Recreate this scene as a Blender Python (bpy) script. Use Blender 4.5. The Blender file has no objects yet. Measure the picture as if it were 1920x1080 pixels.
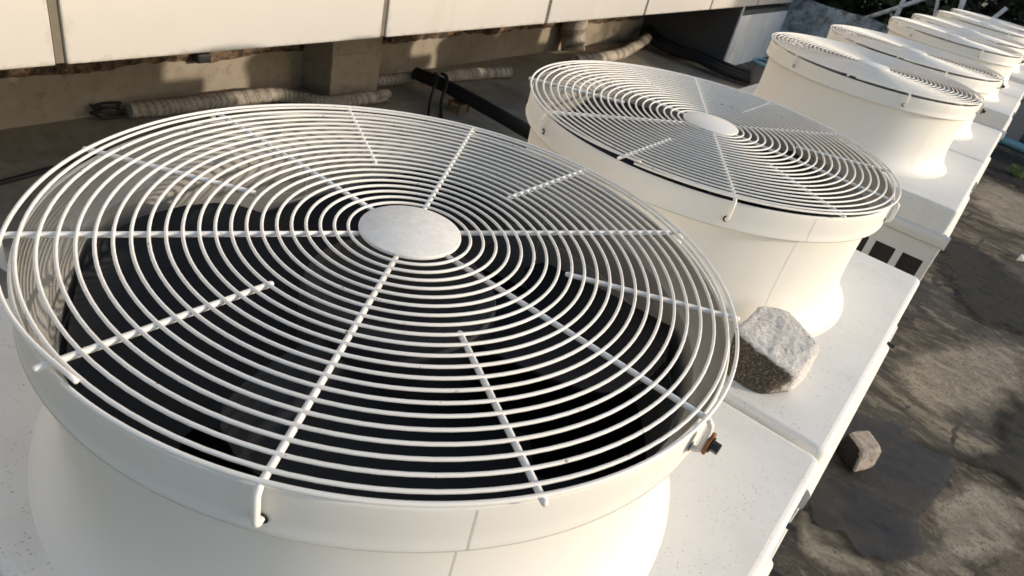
import bpy, bmesh, math, random
from mathutils import Vector, Matrix, noise as mnoise

random.seed(7)
C = bpy.context.scene.collection
SC = bpy.context.scene
PI = math.pi
S = 0.38            # one fan radius in metres: all lengths below are in fan radii
ZF = -3.65          # floor level, measured from the guard plane

# ------------------------------------------------------------------ camera, sky, sun
cam = bpy.data.cameras.new("camera")
camo = bpy.data.objects.new("camera", cam); C.objects.link(camo)
CX, CY, CZ = 1.20538, -1.38395, 1.01946
a, b, c = 0.5571277, 0.5315368, 0.2510983
fwd = Vector((-math.sin(b) * math.cos(a), math.cos(b) * math.cos(a), -math.sin(a)))
rt = Vector((math.cos(b), math.sin(b), 0)); up = rt.cross(fwd)
r2 = rt * math.cos(c) + up * math.sin(c); u2 = up * math.cos(c) - rt * math.sin(c)
camo.matrix_world = Matrix(((r2.x, u2.x, -fwd.x, CX * S), (r2.y, u2.y, -fwd.y, CY * S),
                            (r2.z, u2.z, -fwd.z, (CZ - ZF) * S), (0, 0, 0, 1)))
cam.sensor_width = 36; cam.lens = 36 * 1291.337 / 1920
cam.clip_start = 0.02; cam.clip_end = 2000
cam.dof.use_dof = True; cam.dof.focus_distance = 2.15 * S; cam.dof.aperture_fstop = 15.0
SC.camera = camo

SUN_EL, SUN_AZ = math.radians(15.2), math.radians(29.8)   # azimuth from +X towards +Y
w = bpy.data.worlds.new("World"); SC.world = w; w.use_nodes = True
nt = w.node_tree; bg = nt.nodes["Background"]
sky = nt.nodes.new("ShaderNodeTexSky"); sky.sky_type = 'NISHITA'; sky.sun_disc = False
sky.sun_elevation = SUN_EL; sky.sun_rotation = PI / 2 - SUN_AZ
sky.air_density = 1.0; sky.dust_density = 1.4; sky.ozone_density = 1.0
nt.links.new(sky.outputs[0], bg.inputs[0]); bg.inputs[1].default_value = 0.15
sun = bpy.data.lights.new("sun", 'SUN'); sun.energy = 2.1; sun.angle = math.radians(0.8)
sun.color = (1.0, 0.89, 0.77)
suno = bpy.data.objects.new("sun", sun); C.objects.link(suno)
sd = Vector((math.cos(SUN_EL) * math.cos(SUN_AZ), math.cos(SUN_EL) * math.sin(SUN_AZ), math.sin(SUN_EL)))
suno.rotation_euler = sd.to_track_quat('Z', 'Y').to_euler()
suno.location = (5, -1, 6)
SC.view_settings.view_transform = 'Standard'; SC.view_settings.look = 'None'
SC.view_settings.gamma = 1.0; SC.view_settings.exposure = 0.50
SC.view_settings.use_curve_mapping = False

# ------------------------------------------------------------------ materials
class NT:
    def __init__(self, name):
        self.m = bpy.data.materials.new(name); self.m.use_nodes = True
        self.t = self.m.node_tree; self.b = self.t.nodes["Principled BSDF"]
        self.tc = self.t.nodes.new("ShaderNodeTexCoord")
        oi = self.t.nodes.new("ShaderNodeObjectInfo")
        mul = self.t.nodes.new("ShaderNodeVectorMath"); mul.operation = 'MULTIPLY_ADD'
        cmb = self.t.nodes.new("ShaderNodeCombineXYZ")
        for i in range(3): self.L(oi.outputs['Random'], cmb.inputs[i])
        mul.inputs[1].default_value = (37.0, 51.0, 23.0)
        self.L(cmb.outputs[0], mul.inputs[0]); self.L(self.tc.outputs['Object'], mul.inputs[2])
        self.v = mul.outputs[0]
    def L(self, o, i): self.t.links.new(o, i)
    def noise(self, scale, detail=4, rough=.55, stretch=None, vec=None, dist=0.0):
        n = self.t.nodes.new("ShaderNodeTexNoise")
        n.inputs['Scale'].default_value = scale; n.inputs['Detail'].default_value = detail
        n.inputs['Roughness'].default_value = rough; n.inputs['Distortion'].default_value = dist
        v = vec or self.v
        if stretch:
            mp = self.t.nodes.new("ShaderNodeMapping")
            mp.inputs['Scale'].default_value = stretch[:3]
            if len(stretch) > 3: mp.inputs['Rotation'].default_value = (0, 0, stretch[3])
            self.L(v, mp.inputs[0]); v = mp.outputs[0]
        self.L(v, n.inputs['Vector']); return n.outputs['Fac']
    def voro(self, scale, vec=None, feature='F1'):
        n = self.t.nodes.new("ShaderNodeTexVoronoi"); n.inputs['Scale'].default_value = scale
        n.feature = feature
        self.L(vec or self.v, n.inputs['Vector']); return n.outputs['Distance']
    def ramp(self, fac, stops):
        r = self.t.nodes.new("ShaderNodeValToRGB"); e = r.color_ramp.elements
        while len(e) < len(stops): e.new(0.5)
        for k, (p, col) in enumerate(stops):
            e[k].position = p
            e[k].color = (col, col, col, 1) if isinstance(col, (int, float)) else (*col, 1)
        self.L(fac, r.inputs[0]); return r.outputs[0]
    def mix(self, fac, A, B, mode='MIX'):
        m = self.t.nodes.new("ShaderNodeMix"); m.data_type = 'RGBA'; m.blend_type = mode
        for s_, val in ((m.inputs[0], fac), (m.inputs[6], A), (m.inputs[7], B)):
            if hasattr(val, 'links'): self.L(val, s_)
            elif isinstance(val, tuple): s_.default_value = (*val, 1)
            else: s_.default_value = val
        return m.outputs[2]
    def math(self, op, A, B=0.0):
        m = self.t.nodes.new("ShaderNodeMath"); m.operation = op
        for s_, val in ((m.inputs[0], A), (m.inputs[1], B)):
            if hasattr(val, 'links'): self.L(val, s_)
            else: s_.default_value = val
        return m.outputs[0]
    def set(self, col=None, rough=None, bump=None, bs=.3, bd=.002, metal=None, spec=None):
        if col is not None:
            if hasattr(col, 'links'): self.L(col, self.b.inputs['Base Color'])
            else: self.b.inputs['Base Color'].default_value = (*col, 1)
        if rough is not None:
            if hasattr(rough, 'links'): self.L(rough, self.b.inputs['Roughness'])
            else: self.b.inputs['Roughness'].default_value = rough
        if metal is not None: self.b.inputs['Metallic'].default_value = metal
        if spec is not None: self.b.inputs['Specular IOR Level'].default_value = spec
        if bump is not None:
            n = self.t.nodes.new("ShaderNodeBump"); n.inputs['Strength'].default_value = bs
            n.inputs['Distance'].default_value = bd
            self.L(bump, n.inputs['Height']); self.L(n.outputs[0], self.b.inputs['Normal'])
        return self.m

M = {}
def mk_paint(name, base, rough=.42, specks=False, grime=.25):
    n = NT(name)
    big = n.ramp(n.noise(3.0, 5, .6), [(.30, 0.0), (.75, 1.0)])
    streak = n.ramp(n.noise(9.0, 5, .65, stretch=(1, 1, .12)), [(.52, 0.0), (.78, 1.0)])
    dirty = tuple(v * k for v, k in zip(base, (.78, .76, .70)))
    col = n.mix(n.math('MULTIPLY', big, grime), base, dirty)
    col = n.mix(n.math('MULTIPLY', streak, grime * 1.0), col, dirty)
    if specks:
        cl = n.ramp(n.noise(14, 4, .6), [(.38, 0.0), (.70, 1.0)])
        s1 = n.ramp(n.voro(200), [(.0, 1.0), (.20, .75), (.30, 0.0)])
        pick = n.ramp(n.noise(95, 2, .5), [(.46, 0.0), (.58, 1.0)])
        sp = n.math('MULTIPLY', n.math('MULTIPLY', s1, pick), n.math('ADD', n.math('MULTIPLY', cl, .9), .15))
        s2 = n.ramp(n.voro(70), [(.0, 1.0), (.055, .8), (.085, 0.0)])
        pick2 = n.ramp(n.noise(30, 2, .5), [(.50, 0.0), (.58, 1.0)])
        sp2 = n.math('MULTIPLY', s2, pick2)
        col = n.mix(n.math('MULTIPLY', sp, .85), col, (.24, .22, .18))
        col = n.mix(n.math('MULTIPLY', sp2, .8), col, (.12, .105, .085))
        film = n.ramp(n.noise(5.5, 6, .7), [(.5, 0.0), (.8, .4)])
        col = n.mix(film, col, (.55, .52, .45))
    if name.startswith('guard'):
        fl = n.math('MULTIPLY', n.ramp(n.noise(150, 3, .6), [(.66, 0.0), (.70, 1.0)]), n.ramp(n.noise(16, 3), [(.50, 0.0), (.60, 1.0)]))
        col = n.mix(n.math('MULTIPLY', fl, .85), col, (.20, .10, .045))
    rg = n.ramp(n.noise(6, 4), [(.3, rough - .06), (.8, rough + .18)])
    return n.set(col, rg, n.noise(420, 2, .5), .06, .0006)
M['drum'] = mk_paint('ivory_painted_plastic', (.775, .755, .705), .52, False, .22)
M['deck'] = mk_paint('weathered_deck_paint', (.79, .775, .73), .60, True, .22)
M['case'] = mk_paint('cabinet_paint', (.70, .69, .655), .45, False, .30)
M['wire'] = mk_paint('guard_wire_paint', (.86, .83, .77), .40, False, .30)

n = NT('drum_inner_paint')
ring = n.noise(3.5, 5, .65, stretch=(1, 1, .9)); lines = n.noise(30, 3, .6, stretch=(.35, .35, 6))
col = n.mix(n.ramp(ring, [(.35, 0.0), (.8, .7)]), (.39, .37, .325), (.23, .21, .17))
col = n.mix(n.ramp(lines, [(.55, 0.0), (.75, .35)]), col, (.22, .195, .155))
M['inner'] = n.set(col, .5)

n = NT('galvanised_disc')
v = n.noise(95, 5, .7, dist=.8); v2 = n.noise(38, 4, .6)
col = n.mix(n.ramp(v, [(.35, 0.0), (.68, 1.0)]), (.76, .735, .68), (.90, .87, .81))
col = n.mix(n.ramp(v2, [(.45, 0.0), (.75, .45)]), col, (.70, .675, .62))
M['disc'] = n.set(col, n.ramp(v, [(.3, .7), (.7, .85)]), v, .1, .0005, spec=.2)

n = NT('fan_black'); v = n.noise(12, 5, .6)
M['blade'] = n.set(n.mix(v, (.010, .011, .013), (.026, .027, .029)), n.ramp(v, [(.3, .6), (.7, .8)]), spec=.22)
n = NT('hub_grey'); v = n.noise(20, 4)
M['hub'] = n.set(n.mix(v, (.022, .023, .025), (.045, .046, .048)), .7, spec=.25)
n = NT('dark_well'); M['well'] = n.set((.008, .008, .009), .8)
n = NT('rubber_black'); v = n.noise(40, 4)
M['rubber'] = n.set(n.mix(v, (.008, .008, .008), (.022, .020, .018)), .62)
n = NT('bolt_dark'); v = n.noise(120, 3)
M['bolt'] = n.set(n.mix(v, (.02, .018, .018), (.06, .05, .045)), .4, metal=.6)
n = NT('rust'); v = n.noise(160, 4, .7)
M['rust'] = n.set(n.mix(n.ramp(v, [(.35, 0.0), (.65, 1.0)]), (.10, .032, .010), (.36, .15, .045)), .8, v, .5, .0008)
n = NT('seam_grey'); M['seam'] = n.set((.53, .51, .465), .6)
n = NT('steel_dull'); v = n.noise(60, 4)
M['steel'] = n.set(n.mix(v, (.16, .14, .115), (.32, .30, .27)), .45, v, .2, .0006, metal=.5)

# concrete chunk: pale broken face, black mould and painted shade on the near side
n = NT('broken_concrete')
grain = n.noise(260, 6, .85); lumps = n.noise(30, 5, .65)
sep = n.t.nodes.new("ShaderNodeSeparateXYZ"); n.L(n.tc.outputs['Object'], sep.inputs[0])
base = n.mix(n.ramp(grain, [(.36, 0.0), (.62, 1.0)]), (.44, .42, .385), (.86, .825, .77))
# mould with shade painted in darkens one face, its border broken by noise (object space, +h = towards the pale face)
att = n.t.nodes.new("ShaderNodeAttribute"); att.attribute_name = "mould_shade"
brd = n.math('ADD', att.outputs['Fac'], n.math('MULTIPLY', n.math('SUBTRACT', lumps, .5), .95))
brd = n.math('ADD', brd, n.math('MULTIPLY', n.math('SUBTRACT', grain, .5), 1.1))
mould_shade = n.ramp(brd, [(.42, 0.0), (.58, 1.0)])
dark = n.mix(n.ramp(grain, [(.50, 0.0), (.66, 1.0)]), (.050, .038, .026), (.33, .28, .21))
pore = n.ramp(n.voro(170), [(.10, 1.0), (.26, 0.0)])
col = n.mix(mould_shade, base, dark); col = n.mix(n.math('MULTIPLY', pore, .55), col, (.05, .045, .04))
M['chunk'] = n.set(col, .95, n.math('ADD', grain, n.math('MULTIPLY', lumps, .25)), .8, .003)

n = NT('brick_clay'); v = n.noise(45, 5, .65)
att = n.t.nodes.new("ShaderNodeAttribute"); att.attribute_name = "mould_shade"
bd_ = n.ramp(n.math('ADD', att.outputs['Fac'], n.math('MULTIPLY', n.math('SUBTRACT', v, .5), .8)), [(.42, 0.0), (.56, 1.0)])  # wet dirt and deep shade painted black by face direction
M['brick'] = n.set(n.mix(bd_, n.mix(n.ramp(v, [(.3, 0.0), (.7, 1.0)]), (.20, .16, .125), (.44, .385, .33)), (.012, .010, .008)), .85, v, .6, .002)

# wet roof slab
n = NT('wet_concrete')
P = n.tc.outputs['Object']
A1 = n.noise(1.5, 9, .66, vec=P, dist=.9, stretch=(.50, 1.0, 1, -.15)); A2 = n.noise(4.6, 9, .70, vec=P, dist=1.2, stretch=(.40, 1.0, 1, -.12))
A3 = n.noise(40, 7, .74, vec=P, stretch=(.30, 1, 1, -.1), dist=.4); A4 = n.noise(190, 4, .7, vec=P); A5 = n.noise(2.3, 8, .7, vec=P, dist=1.6)
col = n.mix(n.ramp(A1, [(.40, 0.0), (.60, 1.0)]), (.014, .012, .0085), (.105, .087, .060))
col = n.mix(n.ramp(A2, [(.47, 0.0), (.62, 1.0)]), col, (.26, .225, .165))
col = n.mix(n.ramp(A5, [(.555, 0.0), (.585, .85)]), col, (.012, .0105, .008))
A6 = n.noise(17, 10, .80, vec=P, stretch=(.6, 1, 1, -.15), dist=.7); A7 = n.noise(75, 6, .8, vec=P)
col = n.mix(n.ramp(A6, [(.50, 0.0), (.575, .8)]), col, (.026, .0215, .015))
col = n.mix(n.ramp(A6, [(.36, .75), (.44, 0.0)]), col, (.235, .20, .145))
col = n.mix(n.ramp(A7, [(.54, 0.0), (.64, .7)]), col, (.020, .017, .012))
col = n.mix(n.ramp(A3, [(.52, 0.0), (.70, .30)]), col, (.040, .034, .024))
col = n.mix(n.ramp(A3, [(.28, .4), (.40, 0.0)]), col, (.20, .175, .13))
wv = n.t.nodes.new("ShaderNodeMix"); wv.data_type = 'VECTOR'; wv.inputs[0].default_value = .22
nzc = n.t.nodes.new("ShaderNodeTexNoise"); nzc.inputs['Scale'].default_value = 2.6; nzc.inputs['Detail'].default_value = 7
n.L(P, nzc.inputs['Vector']); n.L(P, wv.inputs[4]); n.L(nzc.outputs['Color'], wv.inputs[5])
crk = n.voro(2.1, vec=wv.outputs[1], feature='DISTANCE_TO_EDGE')
crack = n.math('MULTIPLY', n.ramp(crk, [(.0, 1.0), (.014, .9), (.03, 0.0)]), n.ramp(A2, [(.42, 0.0), (.56, 1.0)]))
col = n.mix(n.math('MULTIPLY', crack, .85), col, (.010, .009, .007))
col = n.mix(n.ramp(A4, [(.58, 0.0), (.72, .45)]), col, (.20, .175, .14))
wet = n.ramp(A1, [(.36, .42), (.54, .85)])
hgt = n.math('ADD', n.math('MULTIPLY', A2, 1.4), n.math('ADD', n.math('MULTIPLY', A6, .9), n.math('SUBTRACT', n.math('MULTIPLY', A4, .14), n.math('MULTIPLY', crack, .5))))
M['ground'] = n.set(col, wet, hgt, .9, .016, spec=.35)
n = NT('puddle_film'); v = n.noise(7, 8, .7, stretch=(.6, 1, 1, -.1), dist=1.4); v2 = n.noise(70, 5, .7)
col = n.mix(n.ramp(v, [(.35, 0.0), (.7, 1.0)]), (.016, .0135, .010), (.066, .055, .040))
col = n.mix(n.ramp(v2, [(.56, 0.0), (.75, .5)]), col, (.10, .09, .072))
M['puddle'] = n.set(col, n.ramp(v, [(.35, .34), (.7, .6)]), v2, .2, .003)
n = NT('dry_crust'); v = n.noise(9, 10, .78, stretch=(.65, 1, 1, -.15), dist=1.0); v2 = n.noise(60, 7, .8)
col = n.mix(n.ramp(v, [(.33, 0.0), (.68, 1.0)]), (.12, .10, .07), (.42, .37, .285))
col = n.mix(n.ramp(v2, [(.52, 0.0), (.62, .8)]), col, (.05, .042, .03))
M['crust'] = n.set(col, .85, n.math('ADD', v, v2), .6, .004)
n = NT('black_algae'); v = n.noise(26, 6, .7, stretch=(.3, 1, 1, .5), dist=1.0)
M['algae'] = n.set(n.mix(n.ramp(v, [(.4, 0.0), (.7, 1.0)]), (.006, .005, .0035), (.036, .031, .022)),
                   n.ramp(v, [(.38, .22), (.5, .75)]), v, .9, .014, spec=.3)

def ragged(mat, soft, gain, top=1.0):
    # stain thins out towards its rim, the rim broken up by grain
    t = mat.node_tree; L = t.links.new; out = [q for q in t.nodes if q.type == 'OUTPUT_MATERIAL'][0]; b_ = t.nodes['Principled BSDF']
    at = t.nodes.new('ShaderNodeAttribute'); at.attribute_name = 'inner'
    tc = t.nodes.new('ShaderNodeTexCoord'); nz = t.nodes.new('ShaderNodeTexNoise'); nz.inputs['Scale'].default_value = 7.5; nz.inputs['Detail'].default_value = 11; nz.inputs['Roughness'].default_value = .72
    L(tc.outputs['Object'], nz.inputs['Vector'])
    ad = t.nodes.new('ShaderNodeMath'); ad.operation = 'MULTIPLY_ADD'; L(at.outputs['Fac'], ad.inputs[0]); ad.inputs[1].default_value = gain
    sb = t.nodes.new('ShaderNodeMath'); sb.operation = 'MULTIPLY_ADD'; L(nz.outputs['Fac'], sb.inputs[0]); sb.inputs[1].default_value = 2.2; sb.inputs[2].default_value = -1.1
    L(sb.outputs[0], ad.inputs[2])
    rp = t.nodes.new('ShaderNodeMapRange'); L(ad.outputs[0], rp.inputs[0]); rp.inputs[1].default_value = 0.0; rp.inputs[2].default_value = soft; rp.inputs[4].default_value = top
    tr = t.nodes.new('ShaderNodeBsdfTransparent'); mx = t.nodes.new('ShaderNodeMixShader')
    L(rp.outputs[0], mx.inputs[0]); L(tr.outputs[0], mx.inputs[1]); L(b_.outputs[0], mx.inputs[2]); L(mx.outputs[0], out.inputs[0])
ragged(M['crust'], .85, 1.5, .9); ragged(M['algae'], .7, 1.5, .95); ragged(M['puddle'], .45, 2.4, .74)

n = NT('dry_floor'); v = n.noise(1.6, 8, .68, dist=.6); v2 = n.noise(12, 7, .72)
col = n.mix(n.ramp(v, [(.36, 0.0), (.66, 1.0)]), (.22, .19, .14), (.42, .37, .28))
col = n.mix(n.ramp(v2, [(.52, 0.0), (.74, .7)]), col, (.15, .128, .09))
M['floor'] = n.set(col, .85, n.math('ADD', v, v2), .5, .006)

# building
n = NT('old_wall_paint'); v = n.noise(2.2, 7, .65); v2 = n.noise(14, 6, .7); v3 = n.noise(120, 3, .6)
col = n.mix(n.ramp(v, [(.35, 0.0), (.7, 1.0)]), (.30, .245, .175), (.40, .335, .245))
col = n.mix(n.ramp(v2, [(.52, 0.0), (.75, .7)]), col, (.15, .12, .085))
col = n.mix(n.ramp(v3, [(.62, 0.0), (.75, .5)]), col, (.40, .36, .30))
M['wall'] = n.set(col, .85, n.math('ADD', v2, v3), .4, .004)
n = NT('mortar_crust'); v = n.noise(18, 7, .75); v2 = n.noise(70, 5, .7)
M['mortar'] = n.set(n.mix(n.ramp(v, [(.42, 0.0), (.62, 1.0)]), (.040, .028, .018), (.30, .195, .115)), .95, n.math('ADD', v, v2), .9, .012)
n = NT('cladding_panel'); v = n.noise(1.1, 5, .6); v2 = n.noise(5, 6, .6, stretch=(1, 1, .18))
col = n.mix(n.ramp(v, [(.3, 0.0), (.75, 1.0)]), (.64, .60, .535), (.59, .545, .475))
col = n.mix(n.ramp(v2, [(.55, 0.0), (.8, .35)]), col, (.48, .43, .35))
sg = n.t.nodes.new("ShaderNodeSeparateXYZ"); n.L(n.tc.outputs['Generated'], sg.inputs[0])
ex = n.math('MULTIPLY', sg.outputs[0], n.math('SUBTRACT', 1.0, sg.outputs[0]))
gr = n.math('ADD', n.math('MULTIPLY', ex, 14.0), n.math('MULTIPLY', n.math('SUBTRACT', n.noise(9, 6, .7), .5), 1.6))
col = n.mix(n.ramp(gr, [(.05, .3), (.18, 0.0)]), col, (.42, .37, .29))
gz = n.math('ADD', n.math('MULTIPLY', sg.outputs[2], 22.0), n.math('MULTIPLY', n.math('SUBTRACT', n.noise(14, 6, .7), .5), 1.8))
col = n.mix(n.ramp(gz, [(.05, .4), (.22, 0.0)]), col, (.42, .37, .29))
M['clad'] = n.set(col, .38)
n = NT('joint_sealant'); v = n.noise(12, 5); M['joint'] = n.set(n.mix(v, (.12, .10, .07), (.26, .22, .16)), .9)
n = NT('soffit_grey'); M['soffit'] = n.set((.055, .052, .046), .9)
n = NT('grey_render'); v = n.noise(3, 6, .6); M['greywall'] = n.set(n.mix(v, (.075, .072, .066), (.115, .11, .10)), .9, n.noise(60, 4), .3, .003)
n = NT('white_render'); v = n.noise(2.5, 7, .7); v2 = n.noise(6, 5, .6, stretch=(1, 1, .3))
col = n.mix(n.ramp(v, [(.4, 0.0), (.75, .8)]), (.80, .80, .78), (.66, .65, .62)); 
M['white'] = n.set(n.mix(n.ramp(v2, [(.6, 0.0), (.8, .6)]), col, (.36, .34, .30)), .8, n.noise(50, 4), .3, .003)
n = NT('mildewed_parapet'); v = n.noise(2.4, 8, .72, dist=.6); v2 = n.noise(9, 7, .75)
sepp = n.t.nodes.new("ShaderNodeSeparateXYZ"); n.L(n.tc.outputs['Object'], sepp.inputs[0])
top = n.math('ADD', n.math('MULTIPLY', n.math('SUBTRACT', sepp.outputs[2], 2.0 * S), 6.5), n.math('MULTIPLY', n.math('SUBTRACT', v2, .5), 3.2))
col = n.mix(n.ramp(v, [(.38, 0.0), (.62, 1.0)]), (.15, .18, .20), (.40, .46, .50))
col = n.mix(n.ramp(v2, [(.5, 0.0), (.62, .8)]), col, (.09, .095, .095))
col = n.mix(n.ramp(top, [(.35, 0.0), (.75, .95)]), col, (.035, .030, .024))
M['parapet'] = n.set(col, .9, v2, .5, .006)
n = NT('pipe_wrap'); v = n.noise(7, 6, .7); v2 = n.noise(40, 5, .7)
col = n.mix(n.ramp(v, [(.38, 0.0), (.68, 1.0)]), (.52, .455, .365), (.28, .23, .17))
att = n.t.nodes.new("ShaderNodeAttribute"); att.attribute_name = "lap"
col = n.mix(n.ramp(att.outputs['Fac'], [(.0, .95), (.34, 0.0), (.72, 0.0), (1.0, .9)]), col, (.10, .075, .05))
M['wrap'] = n.set(n.mix(n.ramp(v2, [(.52, 0.0), (.72, .7)]), col, (.13, .10, .075)), .75, v2, .3, .002)
n = NT('white_pipe'); v = n.noise(14, 6, .7)
M['rail'] = n.set(n.mix(n.ramp(v, [(.5, 0.0), (.66, 1.0)]), (.55, .58, .60), (.24, .19, .15)), .5)
n = NT('blue_pvc'); v = n.noise(8, 5); M['blue'] = n.set(n.mix(v, (.10, .27, .38), (.17, .36, .46)), .42)
n = NT('pale_blue_tank'); v = n.noise(5, 5); M['tank'] = n.set(n.mix(v, (.22, .32, .42), (.34, .45, .55)), .45)
n = NT('grey_steel'); v = n.noise(9, 5); M['gsteel'] = n.set(n.mix(v, (.20, .205, .205), (.30, .305, .30)), .5)
n = NT('leaf_green'); v = n.noise(1.5, 3); v2 = n.noise(16, 3)
col = n.mix(v2, (.010, .020, .006), (.034, .052, .015)); M['leaf'] = n.set(col, .6)
n = NT('fresh_leaf'); v = n.noise(40, 3); M['fresh'] = n.set(n.mix(v, (.05, .11, .015), (.13, .20, .04)), .5)
n = NT('bark'); v = n.noise(20, 5); M['bark'] = n.set(n.mix(v, (.03, .024, .018), (.08, .065, .05)), .9, v, .5, .01)
n = NT('paper_white'); v = n.noise(12, 4); M['paper'] = n.set(n.mix(v, (.62, .61, .58), (.75, .74, .72)), .7)
n = NT('wood_dark'); v = n.noise(18, 5, stretch=(.2, 1, 1)); M['wood'] = n.set(n.mix(v, (.03, .022, .015), (.09, .065, .045)), .85)

# ------------------------------------------------------------------ mesh helpers (lengths in fan radii)
class MB:
    def __init__(self): self.v = []; self.f = []
    def box(self, x0, x1, y0, y1, z0, z1):
        o = len(self.v)
        self.v += [(x, y, z) for z in (z0, z1) for y in (y0, y1) for x in (x0, x1)]
        self.f += [tuple(o + i for i in q) for q in ((0, 2, 3, 1), (4, 5, 7, 6), (0, 1, 5, 4), (2, 6, 7, 3), (0, 4, 6, 2), (1, 3, 7, 5))]
        return self
    def tube(self, pts, r, seg=8, closed=False, cap=True, rfun=None):
        pts = [Vector(p) for p in pts]; N = len(pts); o = len(self.v)
        rr = r if isinstance(r, (list, tuple)) else [r] * N
        rf = (lambda i, k: rr[i]) if rfun is None else rfun
        t0 = None; side = None
        for i, p in enumerate(pts):
            if closed: t = pts[(i + 1) % N] - pts[i - 1]
            else: t = pts[min(i + 1, N - 1)] - pts[max(i - 1, 0)]
            t.normalize()
            if side is None:
                h = Vector((0, 0, 1)) if abs(t.z) < .9 else Vector((1, 0, 0))
                side = t.cross(h).normalized()
            else:
                side = (side - t * side.dot(t)).normalized()
            u = side.cross(t)
            for k in range(seg):
                an = 2 * PI * k / seg
                self.v.append(tuple(p + (side * math.cos(an) + u * math.sin(an)) * rf(i, k)))
        for i in range(N if closed else N - 1):
            j = (i + 1) % N
            for k in range(seg):
                k2 = (k + 1) % seg
                self.f.append((o + i * seg + k, o + i * seg + k2, o + j * seg + k2, o + j * seg + k))
        if not closed and cap:
            self.f.append(tuple(o + k for k in range(seg))[::-1]); e = o + (N - 1) * seg
            self.f.append(tuple(e + k for k in range(seg)))
        return self
    def lathe(self, prof, seg=96, a0=0.0, a1=2 * PI, cx=0, cy=0):
        full = abs(a1 - a0 - 2 * PI) < 1e-6; o = len(self.v); n_ = len(prof); cols = seg if full else seg + 1
        for i in range(cols):
            an = a0 + (a1 - a0) * i / seg
            for r, z in prof: self.v.append((cx + r * math.cos(an), cy + r * math.sin(an), z))
        for i in range(seg):
            j = (i + 1) % cols
            for k in range(n_ - 1):
                self.f.append((o + i * n_ + k, o + j * n_ + k, o + j * n_ + k + 1, o + i * n_ + k + 1))
        return self
    def disc(self, r, z, seg=64, flip=False):
        o = len(self.v)
        self.v += [(r * math.cos(2 * PI * k / seg), r * math.sin(2 * PI * k / seg), z) for k in range(seg)]
        q = tuple(o + k for k in range(seg)); self.f.append(q[::-1] if flip else q); return self
    def prism(self, poly, z0, z1):
        o = len(self.v); N = len(poly)
        self.v += [(x, y, z0) for x, y in poly] + [(x, y, z1) for x, y in poly]
        self.f.append(tuple(o + k for k in range(N))[::-1]); self.f.append(tuple(o + N + k for k in range(N)))
        for k in range(N): self.f.append((o + k, o + (k + 1) % N, o + N + (k + 1) % N, o + N + k))
        return self
    def mesh(self, name, mat, smooth=False, off=(0, 0, 0)):
        me = bpy.data.meshes.new(name)
        me.from_pydata([((x + off[0]) * S, (y + off[1]) * S, (z + off[2]) * S) for x, y, z in self.v], [], self.f)
        me.materials.append(mat); me.update()
        if smooth: me.polygons.foreach_set('use_smooth', [True] * len(me.polygons)); me.update()
        return me
    def build(self, name, mat, parent=None, smooth=False, off=(0, 0, 0), loc=None, bevel=0, auto=None):
        o = bpy.data.objects.new(name, self.mesh(name, mat, smooth, off)); C.objects.link(o)
        if parent: o.parent = parent
        if loc: o.location = [q * S for q in loc]
        if bevel:
            bv = o.modifiers.new("bevel", 'BEVEL'); bv.width = bevel * S; bv.segments = 2; bv.limit_method = 'ANGLE'
        if auto is not None: o.data.set_sharp_from_angle(angle=math.radians(auto))
        return o

def tag(o, label=None, cat=None, group=None, kind=None):
    if label: o['label'] = label
    if cat: o['category'] = cat
    if group: o['group'] = group
    if kind: o['kind'] = kind
    return o
def thing(name, label, cat, loc, group=None, rot=0):
    o = bpy.data.objects.new(name, None); C.objects.link(o)
    o.empty_display_size = .1; o.location = (loc[0] * S, loc[1] * S, loc[2] * S); o.rotation_euler = (0, 0, rot)
    return tag(o, label, cat, group)
def link(name, me, parent, mat4=None):
    o = bpy.data.objects.new(name, me); C.objects.link(o); o.parent = parent
    if mat4: o.matrix_local = mat4
    return o
def smooth_path(pts, n_=8):
    pts = [Vector(p) for p in pts]; out = []
    for i in range(len(pts) - 1):
        p0, p1, p2, p3 = pts[max(i - 1, 0)], pts[i], pts[i + 1], pts[min(i + 2, len(pts) - 1)]
        for k in range(n_):
            t = k / n_
            out.append(.5 * ((2 * p1) + (p2 - p0) * t + (2 * p0 - 5 * p1 + 4 * p2 - p3) * t * t + (3 * p1 - p0 - 3 * p2 + p3) * t ** 3))
    out.append(pts[-1]); return out
def circ_ring(r, z, seg): return [(r * math.cos(2 * PI * k / seg), r * math.sin(2 * PI * k / seg), z) for k in range(seg)]

# ------------------------------------------------------------------ ground
g = MB(); g.v = [(-1500, -1500, 0), (1500, -1500, 0), (1500, 1500, 0), (-1500, 1500, 0)]; g.f = [(0, 1, 2, 3)]
tag(g.build('ground', M['ground']), kind='structure')

# ------------------------------------------------------------------ building along the left (local x = along the wall, local y = -outwards, z from the floor)
YAW = math.radians(-2.12626)
WB = (-9.398, 6.926)
wall_rot = math.atan2(math.cos(YAW), math.sin(YAW))
WC = Vector((math.sin(YAW), math.cos(YAW))); WN = Vector((math.cos(YAW), -math.sin(YAW)))
def wall_pt(u, n_, z=0.0):                     # -> world position in radii
    return (WB[0] + WC.x * u + WN.x * n_, WB[1] + WC.y * u + WN.y * n_, z)
bld = thing('building', 'long building with pale cladding panels over a low shaded undercroft', 'building', (WB[0], WB[1], 0), rot=wall_rot)
FL = -ZF                                        # guard plane height above the floor
zb = -1.64 + FL                                 # underside of the cladding
NC = 3.2                                        # how far the cladding stands out from the base wall
U0, U1 = -18.2, 33.2
MB().box(U0, 14.85, 0, .5, 0, zb - .05).build('base_wall', M['wall'], bld)
MB().box(U0, U1, -NC + .16, .5, zb - .04, zb + .10).build('soffit', M['soffit'], bld)
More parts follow.
